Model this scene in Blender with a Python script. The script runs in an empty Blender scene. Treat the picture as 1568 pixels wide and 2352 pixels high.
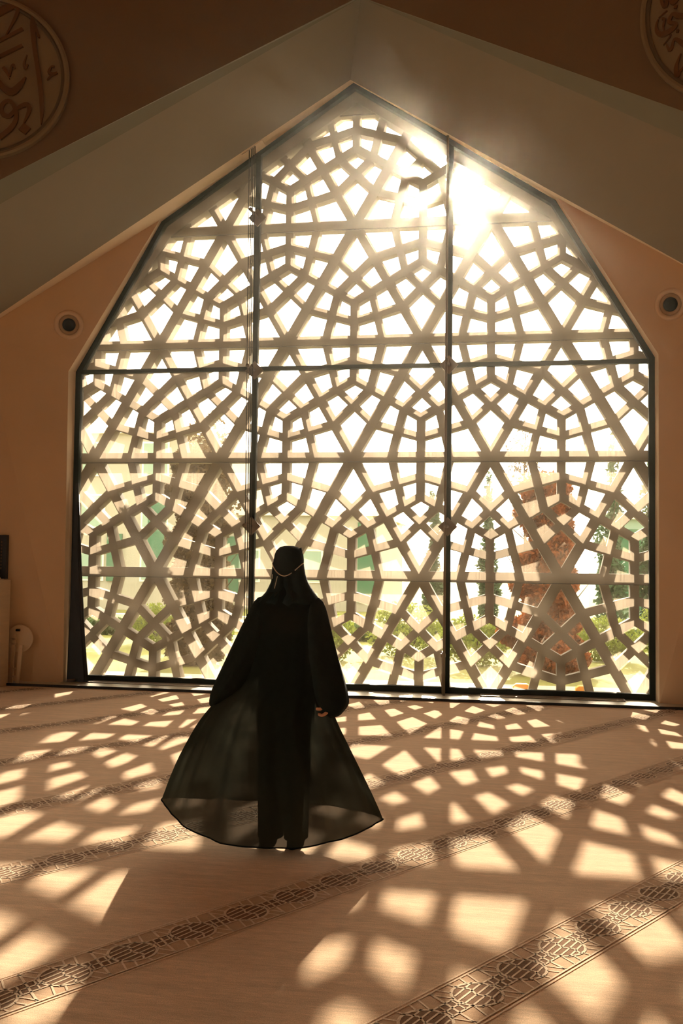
import bpy, bmesh, math, random
from mathutils import Vector, Matrix
from math import sin, cos, pi, radians, sqrt
random.seed(7)
SC = bpy.context.scene
COL = SC.collection

# ---------------------------------------------------------------- camera
yaw, pitch, roll = -0.1674, 0.0501, 0.0133
fwd = Vector((sin(yaw)*cos(pitch), cos(yaw)*cos(pitch), sin(pitch)))
rgt = Vector((cos(yaw), -sin(yaw), 0)); upv = rgt.cross(fwd)
r2 = cos(roll)*rgt + sin(roll)*upv; u2 = -sin(roll)*rgt + cos(roll)*upv
cam_d = bpy.data.cameras.new('camera'); cam = bpy.data.objects.new('camera', cam_d); COL.objects.link(cam)
cam.matrix_world = Matrix((( r2.x, u2.x, -fwd.x, 0), (r2.y, u2.y, -fwd.y, 0), (r2.z, u2.z, -fwd.z, 1.563), (0, 0, 0, 1)))
cam_d.sensor_fit = 'VERTICAL'; cam_d.sensor_height = 36.0; cam_d.sensor_width = 24.0; cam_d.lens = 35.0
cam_d.clip_start = 0.05; cam_d.clip_end = 400
SC.camera = cam

# ---------------------------------------------------------------- light
SUN = Vector((-0.0567, 0.9288, 0.3663)).normalized()
sun_d = bpy.data.lights.new('sun', 'SUN'); sun_d.energy = 18.0; sun_d.angle = radians(0.6); sun_d.color = (1.0, 0.86, 0.68)
sun = bpy.data.objects.new('sun', sun_d); COL.objects.link(sun)
sun.rotation_euler = SUN.to_track_quat('Z', 'Y').to_euler(); sun.location = (-2, 30, 20)

world = bpy.data.worlds.new('world'); SC.world = world; world.use_nodes = True
nt = world.node_tree; nt.nodes.clear()
def N(t, typ, **kw):
    n = t.nodes.new(typ)
    for k, v in kw.items(): setattr(n, k, v)
    return n
wo = N(nt, 'ShaderNodeOutputWorld'); bg = N(nt, 'ShaderNodeBackground'); tc = N(nt, 'ShaderNodeTexCoord')
vm = N(nt, 'ShaderNodeVectorMath', operation='DOT_PRODUCT'); vm.inputs[1].default_value = SUN
nt.links.new(tc.outputs['Generated'], vm.inputs[0])
ramp = N(nt, 'ShaderNodeValToRGB'); ramp.color_ramp.interpolation = 'LINEAR'
cr = ramp.color_ramp.elements; cr[0].position = 0.0; cr[0].color = (0.10, 0.10, 0.10, 1); cr[1].position = 1.0; cr[1].color = (1, 1, 1, 1)
for p_, v_ in ((0.72, 0.12), (0.90, 0.19), (0.985, 0.40), (0.9995, 0.9)):
    e_ = cr.new(p_); e_.color = (v_, v_, v_, 1)
nt.links.new(vm.outputs['Value'], ramp.inputs[0])
ml = N(nt, 'ShaderNodeMath', operation='MULTIPLY'); ml.inputs[1].default_value = 55.0
nt.links.new(ramp.outputs[0], ml.inputs[0])
# the sun's disc itself in the hazy sky
gt = N(nt, 'ShaderNodeMath', operation='GREATER_THAN'); gt.inputs[1].default_value = cos(radians(0.45))
nt.links.new(vm.outputs['Value'], gt.inputs[0])
gm = N(nt, 'ShaderNodeMath', operation='MULTIPLY_ADD'); gm.inputs[1].default_value = 150.0
nt.links.new(gt.outputs[0], gm.inputs[0]); nt.links.new(ml.outputs[0], gm.inputs[2])
bg.inputs[0].default_value = (1.0, 0.85, 0.66, 1)
nt.links.new(gm.outputs[0], bg.inputs[1]); nt.links.new(bg.outputs[0], wo.inputs[0])

SC.view_settings.view_transform = 'Standard'; SC.view_settings.look = 'None'
SC.view_settings.gamma = 1.0; SC.view_settings.exposure = 0.0; SC.view_settings.use_curve_mapping = False
SC.cycles.max_bounces = 10; SC.cycles.diffuse_bounces = 5; SC.cycles.transparent_max_bounces = 24; SC.cycles.transmission_bounces = 8
SC.cycles.use_denoising = True; SC.cycles.sample_clamp_indirect = 12.0
SC.cycles.caustics_reflective = False; SC.cycles.caustics_refractive = False

# ---------------------------------------------------------------- materials
def mat(name, col, rough=0.8, metal=0.0, spec=0.3, noise=None, bump=None, transl=0.0, transp=0.0, facing=False, tcol=None):
    """noise=(scale xyz, amount, detail)  bump=(scale, strength)"""
    m = bpy.data.materials.new(name); m.use_nodes = True; t = m.node_tree; t.nodes.clear()
    out = N(t, 'ShaderNodeOutputMaterial'); b = N(t, 'ShaderNodeBsdfPrincipled')
    b.inputs['Base Color'].default_value = (*col, 1); b.inputs['Roughness'].default_value = rough
    b.inputs['Metallic'].default_value = metal; b.inputs['Specular IOR Level'].default_value = spec
    tcn = N(t, 'ShaderNodeTexCoord'); csrc = None
    if noise:
        mp = N(t, 'ShaderNodeMapping'); mp.inputs['Scale'].default_value = noise[0]
        t.links.new(tcn.outputs['Object'], mp.inputs[0])
        nz = N(t, 'ShaderNodeTexNoise'); nz.inputs['Scale'].default_value = 1.0; nz.inputs['Detail'].default_value = noise[2]; nz.inputs['Roughness'].default_value = 0.65
        t.links.new(mp.outputs[0], nz.inputs[0])
        rp = N(t, 'ShaderNodeMapRange'); rp.inputs[1].default_value = 0.25; rp.inputs[2].default_value = 0.75
        rp.inputs[3].default_value = 1-noise[1]; rp.inputs[4].default_value = 1+noise[1]
        t.links.new(nz.outputs[0], rp.inputs[0])
        mx = N(t, 'ShaderNodeMix', data_type='RGBA', blend_type='MULTIPLY'); mx.inputs[0].default_value = 1.0
        mx.inputs[6].default_value = (*col, 1); t.links.new(rp.outputs[0], mx.inputs[7])
        csrc = mx.outputs[2]; t.links.new(csrc, b.inputs['Base Color'])
    if bump:
        nb = N(t, 'ShaderNodeTexNoise'); nb.inputs['Scale'].default_value = bump[0]; nb.inputs['Detail'].default_value = 4
        t.links.new(tcn.outputs['Object'], nb.inputs[0])
        bp = N(t, 'ShaderNodeBump'); bp.inputs['Strength'].default_value = bump[1]; bp.inputs['Distance'].default_value = 0.01
        t.links.new(nb.outputs[0], bp.inputs['Height']); t.links.new(bp.outputs[0], b.inputs['Normal'])
    last = b.outputs[0]
    if transl:
        tr = N(t, 'ShaderNodeBsdfTranslucent'); tr.inputs[0].default_value = (*(tcol or col), 1)
        if csrc and not tcol: t.links.new(csrc, tr.inputs[0])
        ms = N(t, 'ShaderNodeMixShader'); ms.inputs[0].default_value = transl
        t.links.new(last, ms.inputs[1]); t.links.new(tr.outputs[0], ms.inputs[2]); last = ms.outputs[0]
    if transp:
        tp = N(t, 'ShaderNodeBsdfTransparent')
        ms = N(t, 'ShaderNodeMixShader'); ms.inputs[0].default_value = transp
        if facing:
            lw = N(t, 'ShaderNodeLayerWeight'); lw.inputs[0].default_value = 0.5
            fm = N(t, 'ShaderNodeMapRange'); fm.inputs[3].default_value = transp*1.2; fm.inputs[4].default_value = 0.0
            t.links.new(lw.outputs['Facing'], fm.inputs[0]); t.links.new(fm.outputs[0], ms.inputs[0])
        t.links.new(last, ms.inputs[1]); t.links.new(tp.outputs[0], ms.inputs[2]); last = ms.outputs[0]
    t.links.new(last, out.inputs[0])
    return m

M = {}
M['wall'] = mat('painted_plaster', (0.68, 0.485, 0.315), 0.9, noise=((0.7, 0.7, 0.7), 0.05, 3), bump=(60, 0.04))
M['upper'] = mat('dimmed_upper_plaster', (0.20, 0.15, 0.10), 0.9, noise=((0.7, 0.7, 0.7), 0.05, 3), bump=(60, 0.04))  # wall plaster with the dimness of the upper hall put into its colour
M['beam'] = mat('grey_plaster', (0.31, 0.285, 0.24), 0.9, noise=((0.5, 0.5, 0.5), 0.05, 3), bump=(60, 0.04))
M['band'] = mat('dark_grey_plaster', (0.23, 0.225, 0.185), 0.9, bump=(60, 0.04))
M['reveal'] = mat('cream_reveal', (0.86, 0.70, 0.52), 0.85)
M['frame'] = mat('dark_green_steel', (0.014, 0.022, 0.017), 0.75, spec=0.15)
M['steel'] = mat('brown_steel', (0.21, 0.165, 0.115), 0.45, metal=0.25)
M['cable'] = mat('cable_steel', (0.05, 0.05, 0.04), 0.35, metal=0.6)
M['sill'] = mat('sill_metal', (0.60, 0.56, 0.46), 0.35, metal=0.3, noise=((2, 8, 1), 0.08, 3))
M['dark'] = mat('dark_slot', (0.02, 0.02, 0.018), 0.6)
M['black'] = mat('black_gloss', (0.012, 0.014, 0.014), 0.4)
M['grc'] = mat('cast_concrete', (0.22, 0.19, 0.145), 0.9, noise=((2, 2, 2), 0.08, 5), bump=(40, 0.08))
M['white'] = mat('white_enamel', (0.72, 0.58, 0.42), 0.6)
M['wood'] = mat('pale_painted_wood', (0.66, 0.50, 0.34), 0.6, noise=((3, 3, 20), 0.08, 4))
M['speaker_ring'] = mat('speaker_ring', (0.74, 0.56, 0.40), 0.6)
M['speaker_shade'] = mat('speaker_shaded_ring', (0.42, 0.30, 0.20), 0.6)  # ring colour darkened to carry the shading at the ring edges
M['speaker_dark'] = mat('speaker_grille', (0.010, 0.016, 0.018), 0.6, bump=(300, 0.6))
M['gold'] = mat('letter_brown', (0.15, 0.085, 0.04), 0.55)
M['medal'] = mat('medallion_face', (0.25, 0.21, 0.145), 0.8)
M['rim'] = mat('medallion_rim', (0.13, 0.11, 0.075), 0.6)

# carpet
def carpet(name, col, amt=0.16, sheen=0.55):
    m = bpy.data.materials.new(name); m.use_nodes = True; t = m.node_tree; t.nodes.clear()
    out = N(t, 'ShaderNodeOutputMaterial'); b = N(t, 'ShaderNodeBsdfPrincipled'); b.inputs['Roughness'].default_value = 1.0
    b.inputs['Specular IOR Level'].default_value = 0.05; b.inputs['Sheen Weight'].default_value = sheen; b.inputs['Sheen Roughness'].default_value = 0.45; b.inputs['Sheen Tint'].default_value = (1.0, 0.80, 0.62, 1)
    tcn = N(t, 'ShaderNodeTexCoord')
    def nz(scale, det, sc=1.0, rot=0.0):
        mp = N(t, 'ShaderNodeMapping'); mp.inputs['Scale'].default_value = scale; mp.inputs['Rotation'].default_value = (0, 0, rot)
        t.links.new(tcn.outputs['Object'], mp.inputs[0]); n = N(t, 'ShaderNodeTexNoise'); n.inputs['Scale'].default_value = sc
        n.inputs['Detail'].default_value = det; n.inputs['Roughness'].default_value = 0.7
        t.links.new(mp.outputs[0], n.inputs[0]); return n
    n1 = nz((2.2, 16, 1), 6, 1.0, 0.10); n2 = nz((260, 260, 1), 2); n3 = nz((14, 70, 1), 3, 1.0, 0.10)
    def rg(n, a):
        r = N(t, 'ShaderNodeMapRange'); r.inputs[1].default_value = 0.3; r.inputs[2].default_value = 0.7
        r.inputs[3].default_value = 1-a; r.inputs[4].default_value = 1+a; t.links.new(n.outputs[0], r.inputs[0]); return r
    a1, a2, a3 = rg(n1, amt), rg(n2, 0.34), rg(n3, amt*0.7)
    m1 = N(t, 'ShaderNodeMath', operation='MULTIPLY'); m2 = N(t, 'ShaderNodeMath', operation='MULTIPLY')
    t.links.new(a1.outputs[0], m1.inputs[0]); t.links.new(a2.outputs[0], m1.inputs[1])
    t.links.new(m1.outputs[0], m2.inputs[0]); t.links.new(a3.outputs[0], m2.inputs[1])
    mx = N(t, 'ShaderNodeMix', data_type='RGBA', blend_type='MULTIPLY'); mx.inputs[0].default_value = 1.0
    mx.inputs[6].default_value = (*col, 1); t.links.new(m2.outputs[0], mx.inputs[7]); t.links.new(mx.outputs[2], b.inputs['Base Color'])
    bp = N(t, 'ShaderNodeBump'); bp.inputs['Strength'].default_value = 0.5; bp.inputs['Distance'].default_value = 0.006
    ad = N(t, 'ShaderNodeMath', operation='MULTIPLY_ADD'); ad.inputs[1].default_value = 0.6
    t.links.new(n2.outputs[0], ad.inputs[0]); t.links.new(n1.outputs[0], ad.inputs[2])
    t.links.new(ad.outputs[0], bp.inputs['Height']); t.links.new(bp.outputs[0], b.inputs['Normal'])
    t.links.new(b.outputs[0], out.inputs[0]); return m
M['carpet'] = carpet('tan_carpet', (0.61, 0.415, 0.255), 0.2)
M['carpet_line'] = carpet('pale_carpet_line', (0.74, 0.57, 0.39), 0.08)
M['carpet_mid'] = carpet('light_brown_carpet', (0.45, 0.275, 0.15), 0.12, 0.5)
M['carpet_dark'] = carpet('dark_brown_carpet', (0.17, 0.078, 0.033), 0.1, 0.25)

# dusty glass: clear pane, a thin film of dust that scatters daylight
def glass_mat():
    m = bpy.data.materials.new('dusty_glass'); m.use_nodes = True; t = m.node_tree; t.nodes.clear()
    out = N(t, 'ShaderNodeOutputMaterial'); tcn = N(t, 'ShaderNodeTexCoord')
    tp = N(t, 'ShaderNodeBsdfTransparent'); tp.inputs[0].default_value = (0.985, 0.985, 0.97, 1)
    tr = N(t, 'ShaderNodeBsdfTranslucent'); tr.inputs[0].default_value = (1.0, 0.83, 0.62, 1)
    fs = N(t, 'ShaderNodeBsdfRefraction'); fs.inputs['Roughness'].default_value = 0.42; fs.inputs['IOR'].default_value = 1.03
    fs.inputs[0].default_value = (1.0, 0.9, 0.75, 1)
    gl = N(t, 'ShaderNodeBsdfGlossy'); gl.inputs['Roughness'].default_value = 0.02
    def nz(scale, det, lo, hi, a, b):
        mp = N(t, 'ShaderNodeMapping'); mp.inputs['Scale'].default_value = scale; t.links.new(tcn.outputs['Object'], mp.inputs[0])
        n = N(t, 'ShaderNodeTexNoise'); n.inputs['Scale'].default_value = 1.0; n.inputs['Detail'].default_value = det; n.inputs['Roughness'].default_value = 0.7
        t.links.new(mp.outputs[0], n.inputs[0]); r = N(t, 'ShaderNodeMapRange'); r.inputs[1].default_value = lo; r.inputs[2].default_value = hi
        r.inputs[3].default_value = a; r.inputs[4].default_value = b; t.links.new(n.outputs[0], r.inputs[0]); return r
    s1 = nz((55, 1, 1.5), 5, 0.3, 0.75, 0.7, 1.5); s2 = nz((0.9, 1, 0.9), 4, 0.35, 0.7, 0.75, 1.4)
    mu = N(t, 'ShaderNodeMath', operation='MULTIPLY'); t.links.new(s1.outputs[0], mu.inputs[0]); t.links.new(s2.outputs[0], mu.inputs[1])
    # splash dirt along the bottom of the panes
    sep = N(t, 'ShaderNodeSeparateXYZ'); t.links.new(tcn.outputs['Object'], sep.inputs[0])
    lo = N(t, 'ShaderNodeMapRange'); lo.inputs[1].default_value = 0.0; lo.inputs[2].default_value = 0.7; lo.inputs[3].default_value = 1.6; lo.inputs[4].default_value = 1.0
    t.links.new(sep.outputs[2], lo.inputs[0])
    mu2 = N(t, 'ShaderNodeMath', operation='MULTIPLY'); t.links.new(mu.outputs[0], mu2.inputs[0]); t.links.new(lo.outputs[0], mu2.inputs[1])
    f1 = N(t, 'ShaderNodeMath', operation='MULTIPLY'); f1.inputs[1].default_value = 0.074; t.links.new(mu2.outputs[0], f1.inputs[0])
    f2 = N(t, 'ShaderNodeMath', operation='MULTIPLY'); f2.inputs[1].default_value = 0.012; t.links.new(mu2.outputs[0], f2.inputs[0])
    a = N(t, 'ShaderNodeMixShader'); t.links.new(f1.outputs[0], a.inputs[0]); t.links.new(tp.outputs[0], a.inputs[1]); t.links.new(tr.outputs[0], a.inputs[2])
    b = N(t, 'ShaderNodeMixShader'); t.links.new(f2.outputs[0], b.inputs[0]); t.links.new(a.outputs[0], b.inputs[1]); t.links.new(fs.outputs[0], b.inputs[2])
    fr = N(t, 'ShaderNodeLayerWeight'); fr.inputs[0].default_value = 0.12
    g = N(t, 'ShaderNodeMixShader'); t.links.new(fr.outputs[0], g.inputs[0]); t.links.new(b.outputs[0], g.inputs[1]); t.links.new(gl.outputs[0], g.inputs[2])
    t.links.new(g.outputs[0], out.inputs[0]); return m
M['glass'] = glass_mat()

# ---------------------------------------------------------------- mesh helpers
class MB:
    def __init__(s): s.v = []; s.f = []; s.mi = []
    def poly(s, pts, mi=0):
        i = len(s.v); s.v += [tuple(p) for p in pts]; s.f.append(list(range(i, i+len(pts)))); s.mi.append(mi)
    def box(s, lo, hi, mi=0):
        x0, y0, z0 = lo; x1, y1, z1 = hi; i = len(s.v)
        s.v += [(x0,y0,z0),(x1,y0,z0),(x1,y1,z0),(x0,y1,z0),(x0,y0,z1),(x1,y0,z1),(x1,y1,z1),(x0,y1,z1)]
        for q in ((0,3,2,1),(4,5,6,7),(0,1,5,4),(1,2,6,5),(2,3,7,6),(3,0,4,7)): s.f.append([i+k for k in q]); s.mi.append(mi)
    def prism(s, pts, d, mi=0):
        """closed prism: polygon pts swept by vector d"""
        n = len(pts); i = len(s.v); d = Vector(d)
        s.v += [tuple(Vector(p)) for p in pts] + [tuple(Vector(p)+d) for p in pts]
        s.f.append([i+k for k in range(n)][::-1]); s.mi.append(mi); s.f.append([i+n+k for k in range(n)]); s.mi.append(mi)
        for k in range(n): s.f.append([i+k, i+(k+1) % n, i+n+(k+1) % n, i+n+k]); s.mi.append(mi)
    def bar(s, a, b, w, y0, y1, mi=0):
        """flat bar in the xz plane from a to b, width w, depth y0..y1"""
        a = Vector((a[0], 0, a[1])); b = Vector((b[0], 0, b[1])); d = (b-a).normalized(); n = Vector((-d.z, 0, d.x))*w/2
        s.prism([(p.x, y0, p.z) for p in (a+n, b+n, b-n, a-n)], (0, y1-y0, 0), mi)
    def tube(s, pts, r, seg=8, mi=0, cap=True):
        pts = [Vector(p) for p in pts]; rs = r if isinstance(r, (list, tuple)) else [r]*len(pts); i0 = len(s.v)
        prev = None
        for k, p in enumerate(pts):
            d = (pts[min(k+1, len(pts)-1)]-pts[max(k-1, 0)]).normalized()
            if prev is None: a = d.orthogonal().normalized()
            else: a = (prev-d*prev.dot(d)).normalized()
            prev = a; b = d.cross(a)
            for j in range(seg):
                t = 2*pi*j/seg; s.v.append(tuple(p+(a*cos(t)+b*sin(t))*rs[k]))
        for k in range(len(pts)-1):
            for j in range(seg):
                s.f.append([i0+k*seg+j, i0+k*seg+(j+1) % seg, i0+(k+1)*seg+(j+1) % seg, i0+(k+1)*seg+j]); s.mi.append(mi)
        if cap:
            s.f.append([i0+j for j in range(seg)][::-1]); s.mi.append(mi)
            s.f.append([i0+(len(pts)-1)*seg+j for j in range(seg)]); s.mi.append(mi)
    def loft(s, loops, mi=0, cap0=False, cap1=False):
        i0 = len(s.v); n = len(loops[0])
        for L in loops: s.v += [tuple(p) for p in L]
        for k in range(len(loops)-1):
            for j in range(n): s.f.append([i0+k*n+j, i0+k*n+(j+1) % n, i0+(k+1)*n+(j+1) % n, i0+(k+1)*n+j]); s.mi.append(mi)
        if cap0: s.f.append([i0+j for j in range(n)][::-1]); s.mi.append(mi)
        if cap1: s.f.append([i0+(len(loops)-1)*n+j for j in range(n)]); s.mi.append(mi)
    def blob(s, c, r, seg=12, rings=8, mi=0):
        c = Vector(c); r = (r, r, r) if not isinstance(r, (tuple, list)) else r
        L = []
        for k in range(1, rings):
            ph = pi*k/rings; L.append([(c.x+r[0]*sin(ph)*cos(2*pi*j/seg), c.y+r[1]*sin(ph)*sin(2*pi*j/seg), c.z-r[2]*cos(ph)) for j in range(seg)])
        s.loft(L, mi, True, True)
    def build(s, name, mats, parent=None, smooth=False, fix=True):
        me = bpy.data.meshes.new(name); me.from_pydata(s.v, [], s.f)
        mats = mats if isinstance(mats, (list, tuple)) else [mats]
        for m in mats: me.materials.append(m)
        for p, i in zip(me.polygons, s.mi): p.material_index = i; p.use_smooth = smooth
        if fix:
            b = bmesh.new(); b.from_mesh(me); bmesh.ops.recalc_face_normals(b, faces=b.faces); b.to_mesh(me); b.free()
        me.update(); o = bpy.data.objects.new(name, me); COL.objects.link(o)
        if parent: o.parent = parent
        return o
def tag(o, label=None, cat=None, group=None, kind=None):
    if label: o['label'] = label
    if cat: o['category'] = cat
    if group: o['group'] = group
    if kind: o['kind'] = kind
    return o
def empty(name, loc, label=None, cat=None, group=None, kind=None, parent=None, rz=0):
    o = bpy.data.objects.new(name, None); COL.objects.link(o); o.location = loc; o.rotation_euler = (0, 0, rz); o.empty_display_size = 0.1
    if parent: o.parent = parent
    return tag(o, label, cat, group, kind)
def bevel(o, w, seg=2):
    m = o.modifiers.new('bevel', 'BEVEL'); m.width = w; m.segments = seg; m.limit_method = 'ANGLE'; return o
def struct(mb, name, mats, parent=None, **kw):
    o = mb.build(name, mats, parent, **kw); o['kind'] = 'structure'; return o

D = 12.0
# window outline in the glass plane (x, z): clockwise from bottom left
OUT = [(-5.50, 0.03), (-5.50, 3.96), (-4.40, 5.885), (-1.93, 7.53), (0.52, 5.92), (1.657, 4.00), (1.657, 0.03)]

# ================================================================ SETTING
# ---- floor: carpet with its woven bands
fb = MB(); fb.poly([(-12, -7, 0), (9, -7, 0), (9, 11.44, 0), (-12, 11.44, 0)], 0)
TH = radians(57.8); dv = Vector((cos(TH), sin(TH), 0)); nv = Vector((-sin(TH), cos(TH), 0))
def fp(s, t, z): p = dv*s+nv*t; return (p.x, p.y, z)
def fline(a, b, w, z, mi):
    d = Vector((b[0]-a[0], b[1]-a[1])); 
    if d.length < 1e-6: return
    d.normalize(); n = Vector((-d.y, d.x))*w/2
    fb.poly([fp(q[0], q[1], z) for q in ((a[0]+n.x, a[1]+n.y), (a[0]-n.x, a[1]-n.y), (b[0]-n.x, b[1]-n.y), (b[0]+n.x, b[1]+n.y))], mi)
PER = 0.308
def band(t0, ph, s0, s1):
    hw = 0.126
    fb.poly([fp(s0, t0-hw, .0012), fp(s1, t0-hw, .0012), fp(s1, t0+hw, .0012), fp(s0, t0+hw, .0012)], 2)
    for sg in (-1, 1):
        for off, w in ((0.128, .008), (0.145, .006)): fline((s0, t0+sg*off), (s1, t0+sg*off), w, .0030, 1)
    k = math.ceil((s0-ph)/PER); k1 = int((s1-ph)/PER)
    while k <= k1:
        c = ph+k*PER; k += 1
        # dark oval with a centre rib and slanting ribs
        a, b = 0.100, 0.092
        ov = [(c+a*cos(2*pi*j/20), t0+b*sin(2*pi*j/20)) for j in range(20)]
        fb.poly([fp(x, y, .0020) for x, y in ov], 3)
        for j in range(20): fline(ov[j], ov[(j+1) % 20], .0115, .0030, 1)
        zig = [(c-.012, t0-b), (c+.016, t0-.045), (c-.004, t0), (c+.020, t0+.045), (c-.004, t0+b)]
        for p, q in zip(zig, zig[1:]): fline(p, q, .0095, .0030, 1)
        for v in (-.060, -.030, 0.0, .030, .060):
            h = a*sqrt(1-(v/b)**2); sk = .012
            fline((c+.005, t0+v), (c+h*.97, t0+v+sk), .0080, .0030, 1); fline((c+.005, t0+v), (c-h*.97, t0+v-sk), .0080, .0030, 1)
        # dark link to the next oval
        e0, e1 = c+a-.012, c+PER-a+.012
        fb.poly([fp(e0, t0-.040, .0019), fp(e1, t0-.040, .0019), fp(e1, t0+.040, .0019), fp(e0, t0+.040, .0019)], 3)
        for dy in (-.040, 0, .040): fline((e0, t0+dy), (e1, t0+dy), .0085, .0030, 1)
        m = (e0+e1)/2
        fline((m-.038, t0-hw), (m+.038, t0+hw), .0105, .0030, 1)
        fline((m-.046, t0-.04), (m-.026, t0+.04), .0075, .0030, 1); fline((m+.026, t0-.04), (m+.046, t0+.04), .0075, .0030, 1)
        # pale ribs out to the borders
        for an in (30, 60, 92, 124, 152):
            ca, sa = cos(radians(an)), sin(radians(an))
            for sg in (-1, 1):
                fline((c+sg*a*ca, t0+sg*b*sa), (c+sg*(a*ca*1.40), t0+sg*hw), .0080, .0030, 1)
BANDS = [2.08-1.22*2, 2.08-1.22, 2.08, 3.30, 4.56, 5.70, 7.03, 8.28, 9.5, 10.7, 11.9, 13.1]
for bi, t0 in enumerate(BANDS):
    # keep each band inside the carpet
    def inside(s):
        p = dv*s+nv*t0; return -11.8 < p.x < 8.8 and -6.5 < p.y < 11.30
    ss = [i*.05 for i in range(-300, 500) if inside(i*.05)]
    if ss: band(t0, {2: 3.10, 3: 2.479}.get(bi, bi*.13), ss[0], ss[-1])
struct(fb, 'floor', [M['carpet'], M['carpet_line'], M['carpet_mid'], M['carpet_dark']], fix=False)

# ---- sill strip of pale metal in front of the glass, with its slots
sb = MB(); sb.box((-9, 11.42, -0.05), (6, 12.06, 0.022)); sb.box((-9, 11.405, -0.02), (6, 11.42, 0.030), 1)
struct(sb, 'trim_1', [M['sill'], M['dark']])
def grille(x0, x1, name_label):
    t = empty('floor_grille', ((x0+x1)/2, 11.85, 0.022), name_label, 'floor grille', 'linear floor grilles along the window')
    hl = (x1-x0)/2
    g = MB(); g.box((-hl, -.085, 0), (hl, .085, .004)); g.build('tray', M['dark'], t)
    for k, y in enumerate((-.08, -.035, .035, .08)):
        g = MB(); g.box((-hl, y-.007, .004), (hl, y+.007, .014)); g.build('bar', M['steel' if k % 2 else 'sill'], t)
    for sx in (-1, 1):
        g = MB(); g.box((sx*hl-.008, -.09, 0), (sx*hl+.008, .09, .014)); g.build('end_cap', M['steel'], t)
grille(-5.15, -2.3, 'long slotted metal grille in the sill below the left pane, beside the leaning black panel')
grille(-0.32, 1.30, 'slotted metal grille in the sill below the right hand pane')

# ---- faceted walls around the window
Ga = Vector((-1.93, D, 7.53)); GL = Vector((-4.404, D, 5.885)); GR = Vector((0.52, D, 5.92))
LT = Vector((-5.505, D, 3.963)); RT = Vector((1.657, D, 4.0)); LB = Vector((-5.49, D, 0)); RB = Vector((1.657, D, 0))
VL = Vector((-6.398, 11.2, 4.361)); VR = Vector((2.73, 11.2, 4.351))
JLT = Vector((-5.52, 11.76, 3.93)); JLB = Vector((-5.48, 11.76, 0)); JRT = Vector((1.675, 11.76, 3.99)); JRB = Vector((1.675, 11.76, 0))
GLi = Vector((-4.385, 11.84, 5.855)); GRi = Vector((0.535, 11.84, 5.90))
Fa = Vector((-1.959, 11.83, 7.50)); Fl = Vector((-6.614, 11.0, 4.154)); Fr = Vector((2.407, 11.0, 4.445))
Ua = Vector((-1.652, 10.6, 7.805)); Ul = Vector((-5.6315, 9.2958, 4.9366)); Ur = Vector((2.098, 9.5532, 5.3036))
Ba = Vector((-1.604, 10.2, 7.585)); Bl = Vector((-5.432, 8.95, 5.084)); Br = Vector((2.0, 9.1, 5.419))
def ext(a, b, k): return a+(b-a)*k
w = MB()
# left side: jamb reveal, gable reveal, triangle with the speaker, leg facets
w.poly([LB, LT, JLT, JLB], 1); w.poly([LT, GL, GLi, JLT], 1)
w.poly([GLi, GL, Ga, Fa], 1); Flx = ext(Fa, Fl, 1.0); w.poly([GLi, Fa, Flx, VL], 1)
w.poly([GLi, VL, JLT], 0); w.poly([JLT, VL, JLB], 0)
WLf = Vector((-9.0, 11.2, 0)); WLt = Vector((-9.0, 9.6, 5.0))
w.poly([JLB, VL, WLf], 0); w.poly([VL, WLt, WLf], 0); w.poly([VL, Flx, WLt], 0)
struct(w, 'wall_left', [M['wall'], M['reveal']], fix=False)
w = MB()
w.poly([RB, RT, JRT, JRB], 1); w.poly([RT, GR, GRi, JRT], 1)
w.poly([GRi, GR, Ga, Fa], 1); w.poly([GRi, Fa, Fr, VR], 1)
w.poly([GRi, VR, JRT], 0); w.poly([JRT, VR, JRB], 0)
WRf = Vector((6.0, 11.2, 0)); WRt = Vector((6.0, 9.6, 5.0))
w.poly([JRB, VR, WRf], 0); w.poly([VR, WRt, WRf], 0); w.poly([VR, Fr, WRt], 0)
struct(w, 'wall_right', [M['wall'], M['reveal']], fix=False)
# gabled beams
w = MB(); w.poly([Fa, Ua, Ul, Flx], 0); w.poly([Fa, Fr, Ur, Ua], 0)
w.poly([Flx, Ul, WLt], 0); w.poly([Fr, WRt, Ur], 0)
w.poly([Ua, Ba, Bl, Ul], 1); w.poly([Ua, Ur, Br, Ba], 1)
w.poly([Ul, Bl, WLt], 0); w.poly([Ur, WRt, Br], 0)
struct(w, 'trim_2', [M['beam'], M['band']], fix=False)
# upper walls carrying the medallions
nL = Vector((-0.2678, 0.9609, -0.0703)); nR = Vector((-0.3279, -0.9423, -0.067))
def onplane(A, n, x, z): return Vector((x, A.y-((x-A.x)*n.x+(z-A.z)*n.z)/n.y, z))
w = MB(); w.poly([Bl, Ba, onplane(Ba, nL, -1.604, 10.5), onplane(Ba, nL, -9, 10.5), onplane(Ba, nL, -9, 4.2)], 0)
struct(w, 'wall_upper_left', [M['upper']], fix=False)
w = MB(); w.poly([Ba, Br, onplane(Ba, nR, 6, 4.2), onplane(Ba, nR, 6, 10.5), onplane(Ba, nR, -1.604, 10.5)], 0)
struct(w, 'wall_upper_right', [M['upper']], fix=False)
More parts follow.
